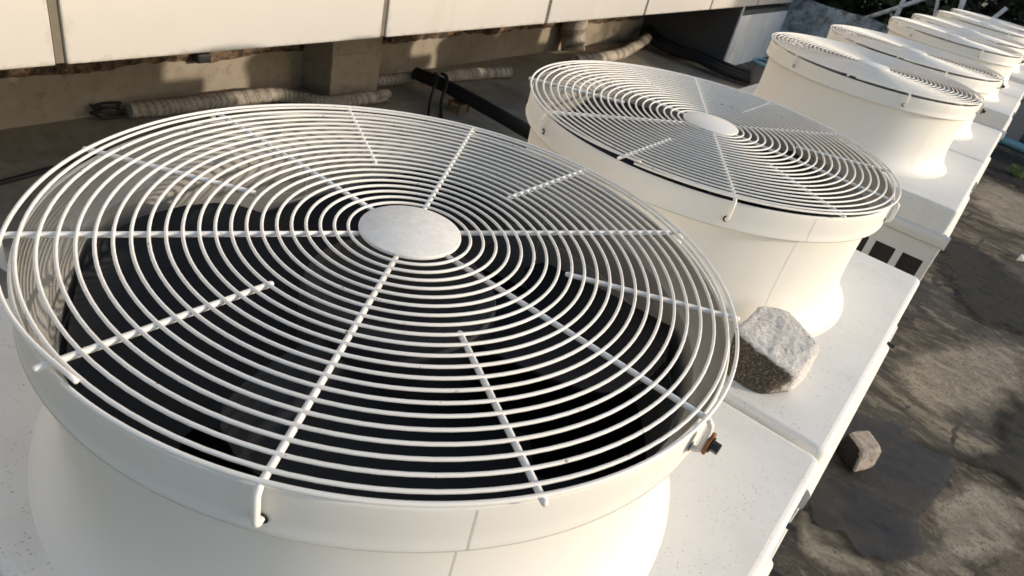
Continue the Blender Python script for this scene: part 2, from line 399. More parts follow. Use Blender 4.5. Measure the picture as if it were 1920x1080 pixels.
MB().box(U0, U1, -NC + .13, .5, zb + .103, zb + 8.5).build('upper_wall', M['joint'], bld)
PW = 4.325; G = .05; u = -5.52 - PW * 3
while u < U1 - 1:
    for row in range(2):
        zz = zb + row * 4.2
        MB().box(u + G, u + PW - G, -NC, -NC + .127, zz, zz + 4.15).build('cladding_panel', M['clad'], bld, bevel=.02)
    MB().box(u - G + .012, u + G - .012, -NC + .030, -NC + .1275, zb + .012, zb + 8.3).build('joint_strip', M['joint'], bld)
    u += PW
for pu in (-9.3, .125, 9.55 + 14):
    if pu > 14: continue
    MB().box(pu, pu + 1.24, -.78, -.002, 0, zb - .045).build('pillar', M['wall'], bld, bevel=.015)
    MB().box(pu - .01, pu + 1.25, -.80, -.004, .62, .86).build('pillar_band', M['wall'], bld, bevel=.02)
# rough mortar crust under the beam
def crust(u0, u1, name):
    m = MB(); N = int((u1 - u0) / .05); rows = 5; o = 0
    for i in range(N + 1):
        uu = u0 + (u1 - u0) * i / N
        for k in range(rows + 1):
            q = k / rows
            nz = mnoise.noise(Vector((uu * 1.3, q * 2, 3.1))) + .6 * mnoise.noise(Vector((uu * 5, q * 5, 9)))
            low = .70 + .09 * mnoise.noise(Vector((uu * .9, 0, 5))) + .05 * mnoise.noise(Vector((uu * 4.2, 0, 1)))
            z = low + (1.05 - low) * q
            dep = .012 + .06 * max(0, .55 + nz) * math.sin(PI * min(1, q * 1.5 + .02)) if k else .004
            m.v.append((uu, -dep, z))
    for i in range(N):
        for k in range(rows):
            A = i * (rows + 1) + k; B_ = A + rows + 1
            m.f.append((A, B_, B_ + 1, A + 1))
    m.build(name, M['mortar'], bld, smooth=True)
crust(-18, .12, 'mortar_crust'); crust(1.375, 14.8, 'mortar_crust')
# small broken lumps stuck under the beam
for uu, nn, zz, sx in ((-2.15, .10, .80, .16), (2.2, .12, .86, .42), (5.6, .1, .84, .2)):
    m = MB(); m.box(uu, uu + sx * 1.6, -nn - .1, -.01, zz - .09, zz + .07)
    m.build('mortar_lump', M['rubber'] if zz < .81 else M['mortar'], bld, bevel=.04)
# projecting room that closes the undercroft
MB().box(14.86, 20.95, -NC + .05, .5, 0, zb - .16).build('end_room_wall', M['greywall'], bld)
MB().box(14.93, 20.9, -NC + .012, -NC + .049, .0, zb - .30).build('white_facing', M['white'], bld)
MB().box(14.84, 14.915, -NC - .005, -NC + .049, 0, zb - .006).build('corner_bead', M['white'], bld)

# dry floor strip between the building and the units
m = MB(); NN = 40
for k in range(NN + 1):
    uu = U0 + (14.84 - U0) * k / NN
    p, q = wall_pt(uu, .002, .0105), wall_pt(uu, 5.6 + .5 * mnoise.noise(Vector((uu * .5, 0, 0))), .0105)
    m.v += [p, q]
for k in range(NN): m.f.append((2 * k, 2 * k + 1, 2 * k + 3, 2 * k + 2))
tag(m.build('floor', M['floor']), kind='structure')

# ------------------------------------------------------------------ condenser units
RINGS = [.183 + .0396 * k for k in range(21)]
ring_me = [MB().tube(circ_ring(r, 0, 72 if r < .4 else 112), .0049, 8, closed=True).mesh('ring', M['wire'], True) for r in RINGS]
# outermost ring: overlapped weld with a small kink
pts = []
W0 = math.radians(274.0)
for k in range(240):
    t = k / 239; an = W0 + t * (2 * PI + .022)
    dr = -.002 * math.exp(-(t * 60) ** 2) - .017 * math.exp(-((1 - t) * 26) ** 2) + .008 * math.exp(-((1 - t) * 26 - 1.9) ** 2)
    dz = -.004 * math.exp(-(t * 45) ** 2) + .006 * math.exp(-((1 - t) * 45) ** 2)
    pts.append(((1.003 + dr) * math.cos(an), (1.003 + dr) * math.sin(an), dz))
outer_me = MB().tube(pts, .0056, 8).mesh('fan_guard', M['wire'], True)
disc_me = MB().lathe([(.0, .0085), (.149, .0085), (.153, .006), (.154, .002), (.153, -.004), (.0, -.005)], 72).mesh('hub_disc', M['disc'], True)
disc_me.set_sharp_from_angle(angle=math.radians(40))
disc2_me = disc_me.copy(); disc2_me.materials[0] = M['wire']
SPZ = -.0068
long_pts = [(.12, 0, SPZ), (.5, 0, SPZ), (.995, 0, SPZ), (1.010, 0, SPZ - .002), (1.018, 0, SPZ - .010), (1.021, 0, -.032), (1.021, 0, -.085), (1.019, 0, -.096), (1.012, 0, -.104), (1.002, 0, -.106), (.985, 0, -.106)]
long_me = MB().tube(long_pts, .0084, 10).mesh('spoke', M['wire'], True)
sp = [(.482, 0, SPZ), (.488, 0, SPZ), (1.016, 0, SPZ), (1.021, 0, SPZ)]
short_me = MB().tube(sp, [.0056, .0082, .0082, .006], 10).mesh('spoke', M['wire'], True)
hole_me = MB().tube([(.9985, 0, -.106), (.9995, 0, -.106)], .015, 16).mesh('hook_hole', M['well'])
def bolt_bm(m, x, r, h):
    m.tube([(x, 0, 0), (x + h, 0, 0)], r, 6); return m
# shroud: rim band, neck, flared foot (outside) and liner (inside)
prof_out = [(.9835, -.036), (.984, -.030), (.986, -.0265), (.989, -.026), (.992, -.028), (.9935, -.034), (.995, -.06), (.9955, -.10), (.9955, -.136), (.9985, -.1425), (.9975, -.150), (.992, -.1525),
            (.975, -.1545), (.962, -.157), (.955, -.163), (.951, -.185), (.948, -.25), (.9465, -.33), (.946, -.40), (.9465, -.46), (.949, -.51), (.954, -.55),
            (.961, -.585), (.971, -.615), (.984, -.643), (.999, -.667), (1.015, -.684), (1.030, -.6945), (1.040, -.6985), (1.043, -.7005)]
shroud_me = MB().lathe(prof_out, 160).mesh('fan_shroud', M['drum'], True); shroud_me.set_sharp_from_angle(angle=math.radians(50))
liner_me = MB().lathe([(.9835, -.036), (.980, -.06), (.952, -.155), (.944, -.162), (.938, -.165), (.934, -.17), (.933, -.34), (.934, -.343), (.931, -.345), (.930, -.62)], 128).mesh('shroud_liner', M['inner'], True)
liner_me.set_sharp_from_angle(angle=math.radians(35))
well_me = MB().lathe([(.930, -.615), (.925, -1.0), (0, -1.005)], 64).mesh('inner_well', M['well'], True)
n = NT('rim_shade_line'); M['rimshade'] = n.set((.50, .47, .41), .9)  # darker tone painted as the shade under the rim edge
rimshade_me = MB().tube(circ_ring(.9980, -.1495, 128), .0016, 6, closed=True).mesh('rim_shade', M['rimshade'], True)  # thin ring added to draw that shade line below the rim
def seam_strip(an):
    m = MB(); pr = [(r + .0012, z) for r, z in prof_out[5:27]]; o = 0
    for s_ in (-.0011, .0011):
        for r, z in pr: m.v.append((r * math.cos(an + s_), r * math.sin(an + s_), z))
    K = len(pr)
    for k in range(K - 1): m.f.append((k, K + k, K + k + 1, k + 1))
    return m.mesh('seam', M['seam'], True)
seam_me = seam_strip(math.radians(-37.0)); liner_seams = []
liner_seam_me = MB().tube([(.9335, 0, -.19), (.9305, 0, -.60)], .0035, 5).mesh('liner_seam', M['seam'])
# fan wheel
hub_me = MB().lathe([(0, -.175), (.19, -.175), (.27, -.178), (.295, -.19), (.305, -.21), (.31, -.24), (.31, -.52), (0, -.53)], 64).mesh('fan_hub', M['hub'], True)
hub_me.set_sharp_from_angle(angle=math.radians(35))
hubtop_me = MB().lathe([(0, -.1735), (.245, -.1735), (.252, -.178)], 64).mesh('hub_cover', M['blade'], True)
def blade_mesh():
    m = MB(); NR, NA = 12, 16
    for top in (0, 1):
        for i in range(NR + 1):
            q = i / NR; r = .30 + .612 * q
            lead = math.radians(14 * q * q + 24 * max(0, (q - .62) / .38) ** 2.2); trail = math.radians(88 + 4 * math.sin(q * 3))
            if .42 < q < .80: trail -= math.radians(13) * (1 - abs(q - .61) / .19)
            for k in range(NA + 1):
                t = k / NA; an = lead + (trail - lead) * t
                z = -.235 - .235 * t ** .9 - .03 * math.sin(PI * t) + .035 * q - (.010 if not top else 0)
                m.v.append((r * math.cos(an), r * math.sin(an), z))
    W_ = NA + 1; H = (NR + 1) * W_
    for i in range(NR):
        for k in range(NA):
            A = i * W_ + k
            m.f.append((H + A, H + A + 1, H + A + 1 + W_, H + A + W_)); m.f.append((A, A + W_, A + W_ + 1, A + 1))
    for i in range(NR):
        for k in (0, NA):
            A = i * W_ + k; m.f.append((A, A + W_, H + A + W_, H + A) if k else (A, H + A, H + A + W_, A + W_))
    for k in range(NA):
        for i in (0, NR):
            A = i * W_ + k; m.f.append((A, A + 1, H + A + 1, H + A) if i else (A, H + A, H + A + 1, A + 1))
    me = m.mesh('blade', M['blade'], True); me.set_sharp_from_angle(angle=math.radians(50)); return me
blade_me = blade_mesh()

XL, XR = -1.25, 1.30
def rrect(x0, x1, y0, y1, r, n_=5):
    out = []
    for cx, cy, a0 in ((x1 - r, y0 + r, -90), (x1 - r, y1 - r, 0), (x0 + r, y1 - r, 90), (x0 + r, y0 + r, 180)):
        for k in range(n_ + 1):
            t = math.radians(a0 + 90 * k / n_); out.append((cx + r * math.cos(t), cy + r * math.sin(t)))
    return out
def top_panel(y0, y1):
    m = MB(); N = 96; R0 = .93
    hole = [(R0 * math.cos(2 * PI * k / N), R0 * math.sin(2 * PI * k / N)) for k in range(N)]
    loops = []
    for ins, z in ((.030, -.700), (.016, -.7025), (.006, -.709), (.0, -.722), (.0, -.922)):
        lp = []
        rr = rrect(XL + ins, XR - ins, y0 + ins, y1 - ins, .045 - ins * .9, 6)
        loops.append([(x, y, z) for x, y in rr])
    K = len(loops[0]); base = 0
    # densify the straight runs so that the round hole can be bridged point to point
    def dens(lp):
        out = []
        for k in range(K):
            p, q = lp[k], lp[(k + 1) % K]; nn = 14 if math.dist(loops[-1][k], loops[-1][(k + 1) % K]) > .5 else 1
            for j in range(nn): out.append(tuple(p[i] + (q[i] - p[i]) * j / nn for i in range(3)))
        return out
    loops = [dens(lp) for lp in loops]; K = len(loops[0])
    for lp in loops: m.v += lp
    for i in range(len(loops) - 1):
        for k in range(K):
            k2 = (k + 1) % K; m.f.append((base + i * K + k, base + (i + 1) * K + k, base + (i + 1) * K + k2, base + i * K + k2))
    o1 = len(m.v); m.v += loops[0]
    o2 = len(m.v)
    for x, y, z in loops[0]:
        d_ = math.hypot(x, y); m.v.append((x / d_ * R0, y / d_ * R0, z))
    for k in range(K):
        k2 = (k + 1) % K; m.f.append((o1 + k, o1 + k2, o2 + k2, o2 + k))
    return m
def bead_prof():  # outward offset, z
    return [(0, -.9185), (.022, -.926), (.034, -.938), (.039, -.956), (.039, -1.015), (.033, -1.030), (.02, -1.036), (0, -1.036)]
def bead(axis, s0, s1, base, sign):
    m = MB(); pr = bead_prof(); K = len(pr)
    for s_ in (s0, s1):
        for o_, z in pr:
            m.v.append((base + sign * o_, s_, z) if axis == 'y' else (s_, base + sign * o_, z))
    for k in range(K - 1): m.f.append((k, K + k, K + k + 1, k + 1))
    m.f.append(tuple(range(K))); m.f.append(tuple(range(K, 2 * K))[::-1])
    return m
OFF = (0, 0, -ZF)
GRP = 'condenser units standing in a row on the wet slab'
def unit(idx, yc, y0, y1, near_end, far_end, label, bolt, hooks_short_end=None):
    """y0,y1: deck ends relative to the fan axis"""
    t = thing('condenser_unit', label, 'condenser unit', (0, yc, 0), GRP)
    L4 = Matrix.Translation((0, 0, -ZF * S))
    top_panel(y0, y1).build('top_panel', M['deck'], t, True, OFF, auto=35)
    MB().box(XL - .015, XR + .03, y0 + .035, y1 - .035, ZF + .22, -1.040).build('cabinet', M['case'], t, off=OFF, bevel=.015)
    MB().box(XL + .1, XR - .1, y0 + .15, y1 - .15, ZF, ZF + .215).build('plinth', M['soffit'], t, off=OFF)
    bead('y', y0 + .03, y1 - (.40 if idx == 0 else .63), XR, 1).build('side_flange', M['case'], t, True, OFF, auto=50)
    if near_end:
        bead('x', XL, XR + .055, y0, -1).build('end_flange', M['case'], t, True, OFF, auto=50)
        # slotted end panel standing in front of the cabinet
        m = MB(); ya, yb2 = y0 - .012, y0 + .034
        zt, z1_, z2_ = -1.0405, -1.19, -1.72
        xs = [XR + .025 - .058 - .235 * k for k in range(11)]
        m.box(XL, XR + .025, ya, yb2, z1_, zt); m.box(XL, XR + .025, ya, yb2, ZF + .24, z2_)
        m.box(xs[0], XR + .025, ya, yb2, z2_, z1_); 
        for k in range(10): m.box(xs[k] - .235, xs[k] - .175, ya, yb2, z2_, z1_)
        m.box(XL, xs[10], ya, yb2, z2_, z1_) if xs[10] - XL > .01 else None
        m.build('slotted_panel', M['case'], t, off=OFF)
        MB().box(XL + .02, XR - .01, yb2 + .0005, yb2 + .0009, z2_ + .01, z1_ - .005).build('coil_face', M['rubber'], t, off=OFF)
    sh = link('fan_shroud', shroud_me, t, L4)
    link('seam', seam_me, sh); link('rim_shade', rimshade_me, sh); link('shroud_liner', liner_me, sh); link('inner_well', well_me, sh)
    for an in (218, 160, 95, 20, 322): link('liner_seam', liner_seam_me, sh, Matrix.Rotation(math.radians(an), 4, 'Z'))
    hb = link('fan_hub', hub_me, t, L4 @ Matrix.Rotation(math.radians(183 + 31 * idx), 4, 'Z'))
    link('hub_cover', hubtop_me, hb)
    for k in range(4): link('blade', blade_me, hb, Matrix.Rotation(k * PI / 2, 4, 'Z'))
    gd = link('fan_guard', outer_me, t, L4)
    for me in ring_me: link('ring', me, gd)
    link('hub_disc', disc_me if idx == 0 else disc2_me, gd)
    for k in range(12):
        R = Matrix.Rotation(k * PI / 6, 4, 'Z')
        link('spoke', long_me if k % 2 == 0 else short_me, gd, R)
        if k % 2 == 0: link('hook_hole', hole_me, sh, R)
    if bolt:
        MB().lathe([(.0, .0), (.030, .0), (.031, .004), (.030, .008), (0, .008)], 20).build('washer', M['rust'], gd, True, auto=40).matrix_local = \
            Matrix.Translation((1.028 * S, .010 * S, -.075 * S)) @ Matrix.Rotation(PI / 2, 4, 'Y')
        bo = MB(); bo.tube([(1.034, .010, -.075), (1.041, .010, -.075)], .021, 20); bo.tube([(1.041, .010, -.075), (1.060, .010, -.075)], .0145, 6)
        bo.build('bolt', M['bolt'], gd, auto=30)
    if idx < 2:
        for dy, z, x in (((-.60, -.93, .055),) if idx else ((-.29, -.84, .040), (-.385, -.99, .086), (-.55, -1.0, .066))):
            m = MB(); m.tube([(XR - .02, y1 + dy, z), (XR + x, y1 + dy, z)], .013, 6)
            m.build('screw', M['bolt'], t, off=OFF)
    return t
UN = [
 (0.0, -1.125, 1.116, 1, 0, 'nearest condenser unit, its fan guard filling the foreground', True),
 (2.294, -1.137, 1.130, 0, 1, 'condenser unit with the concrete chunk lying on its deck', False),
 (6.332, -1.12, 1.11, 1, 0, 'condenser unit behind the chunk, a slotted panel under its deck', True),
 (8.552, -1.07, 1.12, 0, 1, 'fourth condenser unit, just past a thin seam behind the third fan', True),
 (12.303, -1.12, 1.06, 1, 0, 'fifth condenser unit counted from the camera, beside the mildewed parapet', True),
 (14.40, -1.0, 1.12, 0, 1, 'sixth condenser unit, its guard half hidden behind the fifth fan', True),
 (17.50, -1.12, 1.06, 1, 0, 'seventh condenser unit, second from the far end by the trees', False),
 (19.70, -1.10, 1.12, 0, 1, 'farthest condenser unit, last of the row before dark trees', False),
]
units = [unit(i, *u_) for i, u_ in enumerate(UN)]
# bent lifting handle on the near cabinet side
m = MB()
m.tube(smooth_path([(1.34, .10, -1.30), (1.44, .20, -1.22), (1.50, .36, -1.12), (1.515, .44, -1.10), (1.50, .43, -1.16), (1.47, .30, -1.24), (1.42, .12, -1.34), (1.34, .0, -1.42)], 5), .014, 8)
m.build('lifting_handle', M['steel'], units[0], True, OFF)

# ------------------------------------------------------------------ concrete chunk on the second deck
def rock(name, mat, verts, faces, mould_shade_face, label, cat, sub=5, amp=.012, base=None, z_floor=None, BV=.012):
    bm = bmesh.new(); vs = [bm.verts.new(v) for v in verts]
    for f in faces: bm.faces.new([vs[i] for i in f])
    bmesh.ops.recalc_face_normals(bm, faces=bm.faces)
    bmesh.ops.triangulate(bm, faces=bm.faces)
    bm.edges.ensure_lookup_table()
    bmesh.ops.bevel(bm, geom=list(bm.edges), offset=BV, segments=3, profile=.5, affect='EDGES', clamp_overlap=True)
    bmesh.ops.triangulate(bm, faces=bm.faces)
    for _ in range(sub):
        long = [e for e in bm.edges if e.calc_length() > .013]
        if not long: break
        bmesh.ops.subdivide_edges(bm, edges=long, cuts=1); bmesh.ops.triangulate(bm, faces=bm.faces)
    bm.normal_update()
    new = {}
    for v in bm.verts:
        p = v.co
        d = mnoise.noise(p * 9) * .9 + mnoise.noise(p * 26) * .5 + mnoise.noise(p * 70) * .3
        new[v] = p + v.normal * d * amp
    for v, p in new.items():
        if z_floor is not None and v.co.z < z_floor + .004: p.z = z_floor
        v.co = p
    me = bpy.data.meshes.new(name); bm.to_mesh(me)
    if mould_shade_face:
        at = me.attributes.new("mould_shade", 'FLOAT', 'POINT')
        for i, v in enumerate(bm.verts): at.data[i].value = mould_shade_face(v)
    bm.free()
    for v in me.vertices: v.co = (v.co - Vector(base)) * S
    me.materials.append(mat); me.polygons.foreach_set('use_smooth', [True] * len(me.polygons))
    o = bpy.data.objects.new(name, me); C.objects.link(o)
    o.location = (base[0] * S, base[1] * S, (base[2] - ZF) * S)
    return tag(o, label, cat)
ZD = -.6995
bot = [(.79, 1.285, ZD), (.905, 1.262, ZD), (.975, 1.285, ZD), (1.065, 1.42, ZD), (1.075, 1.60, ZD), (.95, 1.72, ZD), (.80, 1.66, ZD)]
topv = [(.745, 1.345, -.515), (.870, 1.300, -.520), (1.000, 1.310, -.545), (1.062, 1.345, -.555), (1.072, 1.600, -.508), (.860, 1.715, -.488), (.750, 1.640, -.490)]
vv = bot + topv
ff = [tuple(range(7))[::-1], tuple(range(7, 14))] + [(k, (k + 1) % 7, 7 + (k + 1) % 7, 7 + k) for k in range(7)]
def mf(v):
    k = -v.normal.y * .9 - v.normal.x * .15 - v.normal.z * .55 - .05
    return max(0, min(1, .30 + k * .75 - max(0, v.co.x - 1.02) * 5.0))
rock('concrete_chunk', M['chunk'], vv, ff, mf, 'broken concrete chunk with a side black with mould and painted shade, lying on a white deck', 'concrete chunk', 6, .008, (.9, 1.45, ZD), ZD, .017)

# half brick on the wet slab
bb = [(1.50, 5.62), (1.765, 5.42), (1.93, 5.72), (1.68, 5.95)]
tt = [(1.52, 5.70), (1.735, 5.50), (1.905, 5.74), (1.70, 5.96)]
Zb = ZF + .012
def bf(v): return max(0, min(1, .5 - v.normal.x * .8 - v.normal.z * .7 - max(0, v.normal.y) * .3))  # painted shade on brick faces turned away from the sun
vv = [(x, y, Zb) for x, y in bb] + [(x, y, Zb + .26) for x, y in tt]
ff = [(3, 2, 1, 0), (4, 5, 6, 7)] + [(k, (k + 1) % 4, 4 + (k + 1) % 4, 4 + k) for k in range(4)]
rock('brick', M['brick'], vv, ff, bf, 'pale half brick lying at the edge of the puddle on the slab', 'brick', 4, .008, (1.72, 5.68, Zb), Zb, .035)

# crumbs broken off the chunk (nobody could count them)
m = MB(); rnd = random.Random(11)
for _ in range(90):
    an = rnd.uniform(-2.6, 1.2); q = .24 + abs(rnd.gauss(0, .10)); x, y = .93 + q * math.cos(an) * .8, 1.47 + q * math.sin(an)
    if y < 1.19 or x > 1.25 or math.hypot(x, y - 2.294) < 1.05: continue
    r = rnd.uniform(.003, .009); o = len(m.v)
    for dx, dy, dz in ((1, 0, .3), (0, 1, .3), (-1, 0, .3), (0, -1, .3), (0, 0, .9), (0, 0, -.2)):
        m.v.append((x + dx * r * rnd.uniform(.7, 1.3), y + dy * r * rnd.uniform(.7, 1.3), ZD - ZF + (dz + .15) * r))
    for f in ((0, 1, 4), (1, 2, 4), (2, 3, 4), (3, 0, 4), (1, 0, 5), (2, 1, 5), (3, 2, 5), (0, 3, 5)): m.f.append(tuple(o + i for i in f))
tag(m.build('crumbs', M['crust']), 'concrete crumbs scattered round the chunk on the white deck', 'crumbs', kind='stuff')

# ------------------------------------------------------------------ stains and puddles on the slab
def blob(name, pts, z, mat, jag=.03, n_=5):
    P_ = [Vector((x, y, 0)) for x, y in pts]; N = len(P_); out = []
    for i in range(N):
        p0, p1, p2, p3 = P_[i - 1], P_[i], P_[(i + 1) % N], P_[(i + 2) % N]
        for k in range(n_):
            t = k / n_
            q = .5 * ((2 * p1) + (p2 - p0) * t + (2 * p0 - 5 * p1 + 4 * p2 - p3) * t * t + (3 * p1 - p0 - 3 * p2 + p3) * t ** 3)
            q.x += jag * (mnoise.noise(Vector((q.x * 5, q.y * 5, 2))) + .6 * mnoise.noise(Vector((q.x * 17, q.y * 17, 4))))
            q.y += jag * (mnoise.noise(Vector((q.x * 5, q.y * 5, 12))) + .6 * mnoise.noise(Vector((q.x * 17, q.y * 17, 14))))
            out.append((q.x, q.y))
    K = len(out); st = max(max(q[0] for q in out) - min(q[0] for q in out), .5) / 70
    x0, y0 = min(q[0] for q in out) - st, min(q[1] for q in out) - st
    nx = int((max(q[0] for q in out) - x0) / st) + 2; ny = int((max(q[1] for q in out) - y0) / st) + 2
    wd = st * (7 if name == 'puddle' else 17)
    def sdist(x, y):
        ins = False; best = 1e9
        for k in range(K):
            ax, ay = out[k]; bx, by = out[(k + 1) % K]
            if (ay > y) != (by > y) and x < (bx - ax) * (y - ay) / (by - ay) + ax: ins = not ins
            ex, ey = bx - ax, by - ay; t = max(0, min(1, ((x - ax) * ex + (y - ay) * ey) / (ex * ex + ey * ey + 1e-12)))
            best = min(best, (x - ax - t * ex) ** 2 + (y - ay - t * ey) ** 2)
        return math.sqrt(best) * (1 if ins else -1)
    D = [[sdist(x0 + i * st, y0 + j * st) for j in range(ny + 1)] for i in range(nx + 1)]
    m = MB(); ids = {}; vals = []
    def vid(i, j):
        if (i, j) not in ids:
            ids[(i, j)] = len(m.v); m.v.append((x0 + i * st, y0 + j * st, z)); vals.append(max(-.6, min(1, D[i][j] / wd)))
        return ids[(i, j)]
    for i in range(nx):
        for j in range(ny):
            if max(D[i][j], D[i + 1][j], D[i][j + 1], D[i + 1][j + 1]) > -st * 2:
                m.f.append((vid(i, j), vid(i + 1, j), vid(i + 1, j + 1), vid(i, j + 1)))
    o = m.build(name, mat); at = o.data.attributes.new('inner', 'FLOAT', 'POINT')
    for k, v in enumerate(vals): at.data[k].value = v
    tag(o, kind='structure'); return o
mm = .0105   # about 4 mm
blob('dry_crust', [(2.05, 7.5), (2.25, 7.32), (2.5, 7.45), (2.62, 7.8), (2.86, 7.95), (3.0, 8.5), (3.3, 9.6), (3.1, 10.6), (2.6, 10.4), (2.1, 9.6), (1.75, 8.9), (1.6, 8.1), (1.77, 7.6)], mm, M['crust'], .08)
blob('dry_crust', [(2.42, 4.65), (2.62, 4.72), (2.95, 5.1), (3.3, 5.6), (3.4, 6.3), (3.2, 6.62), (2.78, 6.5), (2.62, 6.1), (2.50, 5.6), (2.62, 5.1)], mm, M['crust'], .07)
blob('dry_crust', [(1.50, 4.25), (1.62, 3.9), (2.0, 3.95), (2.3, 4.25), (2.2, 4.38), (1.9, 4.30), (1.70, 4.32), (1.55, 4.5)], mm, M['crust'], .05)
blob('dry_crust', [(1.75, 17.2), (2.4, 16.4), (3.4, 17.2), (4.2, 18.2), (3.6, 20.2), (2.5, 20.6), (1.5, 20.4), (1.2, 18.6)], mm, M['crust'], .2)
blob('puddle', [(1.36, 6.25), (1.42, 5.4), (1.49, 5.01), (1.52, 4.62), (1.66, 4.40), (1.80, 4.43), (1.90, 4.50), (2.0, 4.40), (2.12, 4.36), (2.24, 4.47), (2.33, 4.50), (2.43, 4.60), (2.53, 4.78), (2.57, 4.95), (2.50, 5.17), (2.47, 5.41), (2.55, 5.85), (2.66, 6.5), (2.51, 6.75), (2.2, 6.62), (2.06, 6.88), (1.79, 6.68), (1.55, 6.6)], mm * 2, M['puddle'], .018)
blob('black_algae', [(3.5, 9.2), (3.15, 8.9), (2.98, 8.45), (2.93, 7.9), (3.0, 7.5), (2.78, 7.05), (2.45, 6.85), (2.15, 6.78), (2.30, 6.62), (2.62, 6.70), (2.9, 6.78), (3.15, 6.82), (3.5, 6.95)], mm * 3, M['algae'], .06)
blob('black_algae', [(1.4, 13.0), (2.0, 11.2), (2.8, 11.0), (3.6, 11.8), (3.2, 13.4), (2.2, 14.6), (1.3, 14.4)], mm * 3, M['algae'], .18)
blob('black_algae', [(0.8, 21.6), (2.0, 20.9), (3.6, 21.2), (4.0, 22.8), (2.6, 25.2), (1.0, 25.0)], mm * 3, M['algae'], .2)

# pebbles and grit (nobody could count it)
m = MB(); rnd = random.Random(3)
for _ in range(160):
    x, y = rnd.uniform(1.4, 4.2), rnd.uniform(3.2, 24) ; r = rnd.uniform(.006, .016) * (1 + y * .02)
    o = len(m.v)
    for dx, dy, dz in ((1, 0, .3), (0, 1, .3), (-1, 0, .3), (0, -1, .3), (0, 0, .9), (0, 0, -.2)):
        m.v.append((x + dx * r * rnd.uniform(.7, 1.2), y + dy * r * rnd.uniform(.7, 1.2), .03 + dz * r))
    for f in ((0, 1, 4), (1, 2, 4), (2, 3, 4), (3, 0, 4), (1, 0, 5), (2, 1, 5), (3, 2, 5), (0, 3, 5)): m.f.append(tuple(o + i for i in f))
tag(m.build('grit', M['mortar']), 'loose grit scattered over the wet slab', 'grit', kind='stuff')

# scrap of white sheet, small weed
m = MB(); base = (2.84, 14.92)
m.v = [(-.10, -.22, .05), (.02, -.26, .10), (.13, -.10, .06), (.10, .12, .14), (.16, .30, .08), (-.02, .26, .05), (-.06, .05, .12)]
m.f = [(0, 1, 6), (1, 2, 6), (2, 3, 6), (3, 4, 5), (3, 5, 6)]
o = m.build('paper_scrap', M['paper'], loc=(base[0], base[1], 0)); so = o.modifiers.new('solid', 'SOLIDIFY'); so.thickness = .003
tag(o, 'crumpled white scrap lying on the dark slab at the right edge', 'scrap')
def weed(x, y, h, nl, label):
    t = thing('weed', label, 'plant', (x, y, 0)); r_ = random.Random(int(x * 100))
    m = MB()
    for k in range(7): m.tube([(0, 0, .0), (r_.uniform(-.1, .1), r_.uniform(-.1, .1), h * .5), (r_.uniform(-.22, .22), r_.uniform(-.22, .22), h)], .01, 5)
    m.build('stem', M['fresh'], t)
    m = MB()
    for k in range(nl):
        p = Vector((r_.gauss(0, .13), r_.gauss(0, .13), r_.uniform(.1, 1) * h)); a_ = r_.uniform(0, 2 * PI); l_ = r_.uniform(.05, .10)
        d1 = Vector((math.cos(a_), math.sin(a_), r_.uniform(-.2, .5))) * l_; d2 = Vector((-math.sin(a_), math.cos(a_), r_.uniform(-.3, .3))) * l_ * .5
        o = len(m.v); m.v += [tuple(p), tuple(p + d1 * .5 + d2), tuple(p + d1), tuple(p + d1 * .5 - d2)]; m.f.append((o, o + 1, o + 2, o + 3))
    m.build('leaves', M['fresh'], t)
weed(2.27, 22.3, .28, 150, 'small bright green weed growing from the slab crack')

# ------------------------------------------------------------------ pipes and cables in the undercroft
def wpipe(name, pts, r, label, cat, group=None, wrap=True, mat=None, seg=14, turns=9.0, cap_ends=True):
    """pts given as (u, n, height) in the wall frame"""
    wp = [Vector(wall_pt(*p)) for p in pts]; base = Vector((wp[0].x, wp[0].y, 0))
    path = smooth_path([p - base for p in wp], 60 if wrap else 10)
    rf = None; rr = r
    if wrap:
        Ls = [0.0]
        for i in range(1, len(path)): Ls.append(Ls[-1] + (path[i] - path[i - 1]).length)
        def phase(i, k):
            L = Ls[i]; p = path[i]
            return (L * turns * (1 + .10 * math.sin(L * 2.3 + r * 40)) + .9 * mnoise.noise(p * 1.7 + Vector((0, 0, k * .02))) + k / seg) % 1.0
        def rf(i, k):
            ph = phase(i, k)
            return r * (.93 + .11 * ph + .09 * mnoise.noise(path[i] * 2.3 + Vector((k * .1, 0, 0))))
    else: rr = [r * (1 + .06 * mnoise.noise(p * 3)) for p in path]
    o = MB().tube([tuple(p) for p in path], rr, seg, rfun=rf).build(name, mat or M['wrap'], loc=(base.x, base.y, 0), smooth=True, auto=60)
    if wrap:
        at = o.data.attributes.new('lap', 'FLOAT', 'POINT')
        for i in range(len(path)):
            for k in range(seg): at.data[i * seg + k].value = phase(i, k)
    return tag(o, label, cat, group)
GP = 'cloth-wrapped pipes along the base wall'
wpipe('wrapped_pipe', [(-3.35, .28, .15), (-2.77, .36, .15), (-1.85, .40, .16), (-.95, .48, .16), (-.62, .70, .16), (-.42, 1.02, .16), (-.1, 1.14, .15), (.56, 1.20, .15), (1.2, 1.22, .15)], .125,
      'cloth-wrapped pipe bending around the front of the pillar', 'pipe', GP)
wpipe('wrapped_pipe', [(1.45, .60, .17), (2.1, .64, .17), (2.72, .68, .17)], .115, 'short wrapped pipe behind the pillar, left of the black pipe', 'pipe', GP)
wpipe('wrapped_pipe', [(3.0, .95, .14), (3.5, .92, .19), (4.1, .92, .16), (4.8, 1.0, .15), (5.4, 1.14, .15)], .14, 'thick wrapped pipe on the floor, right of the black pipe', 'pipe', GP)
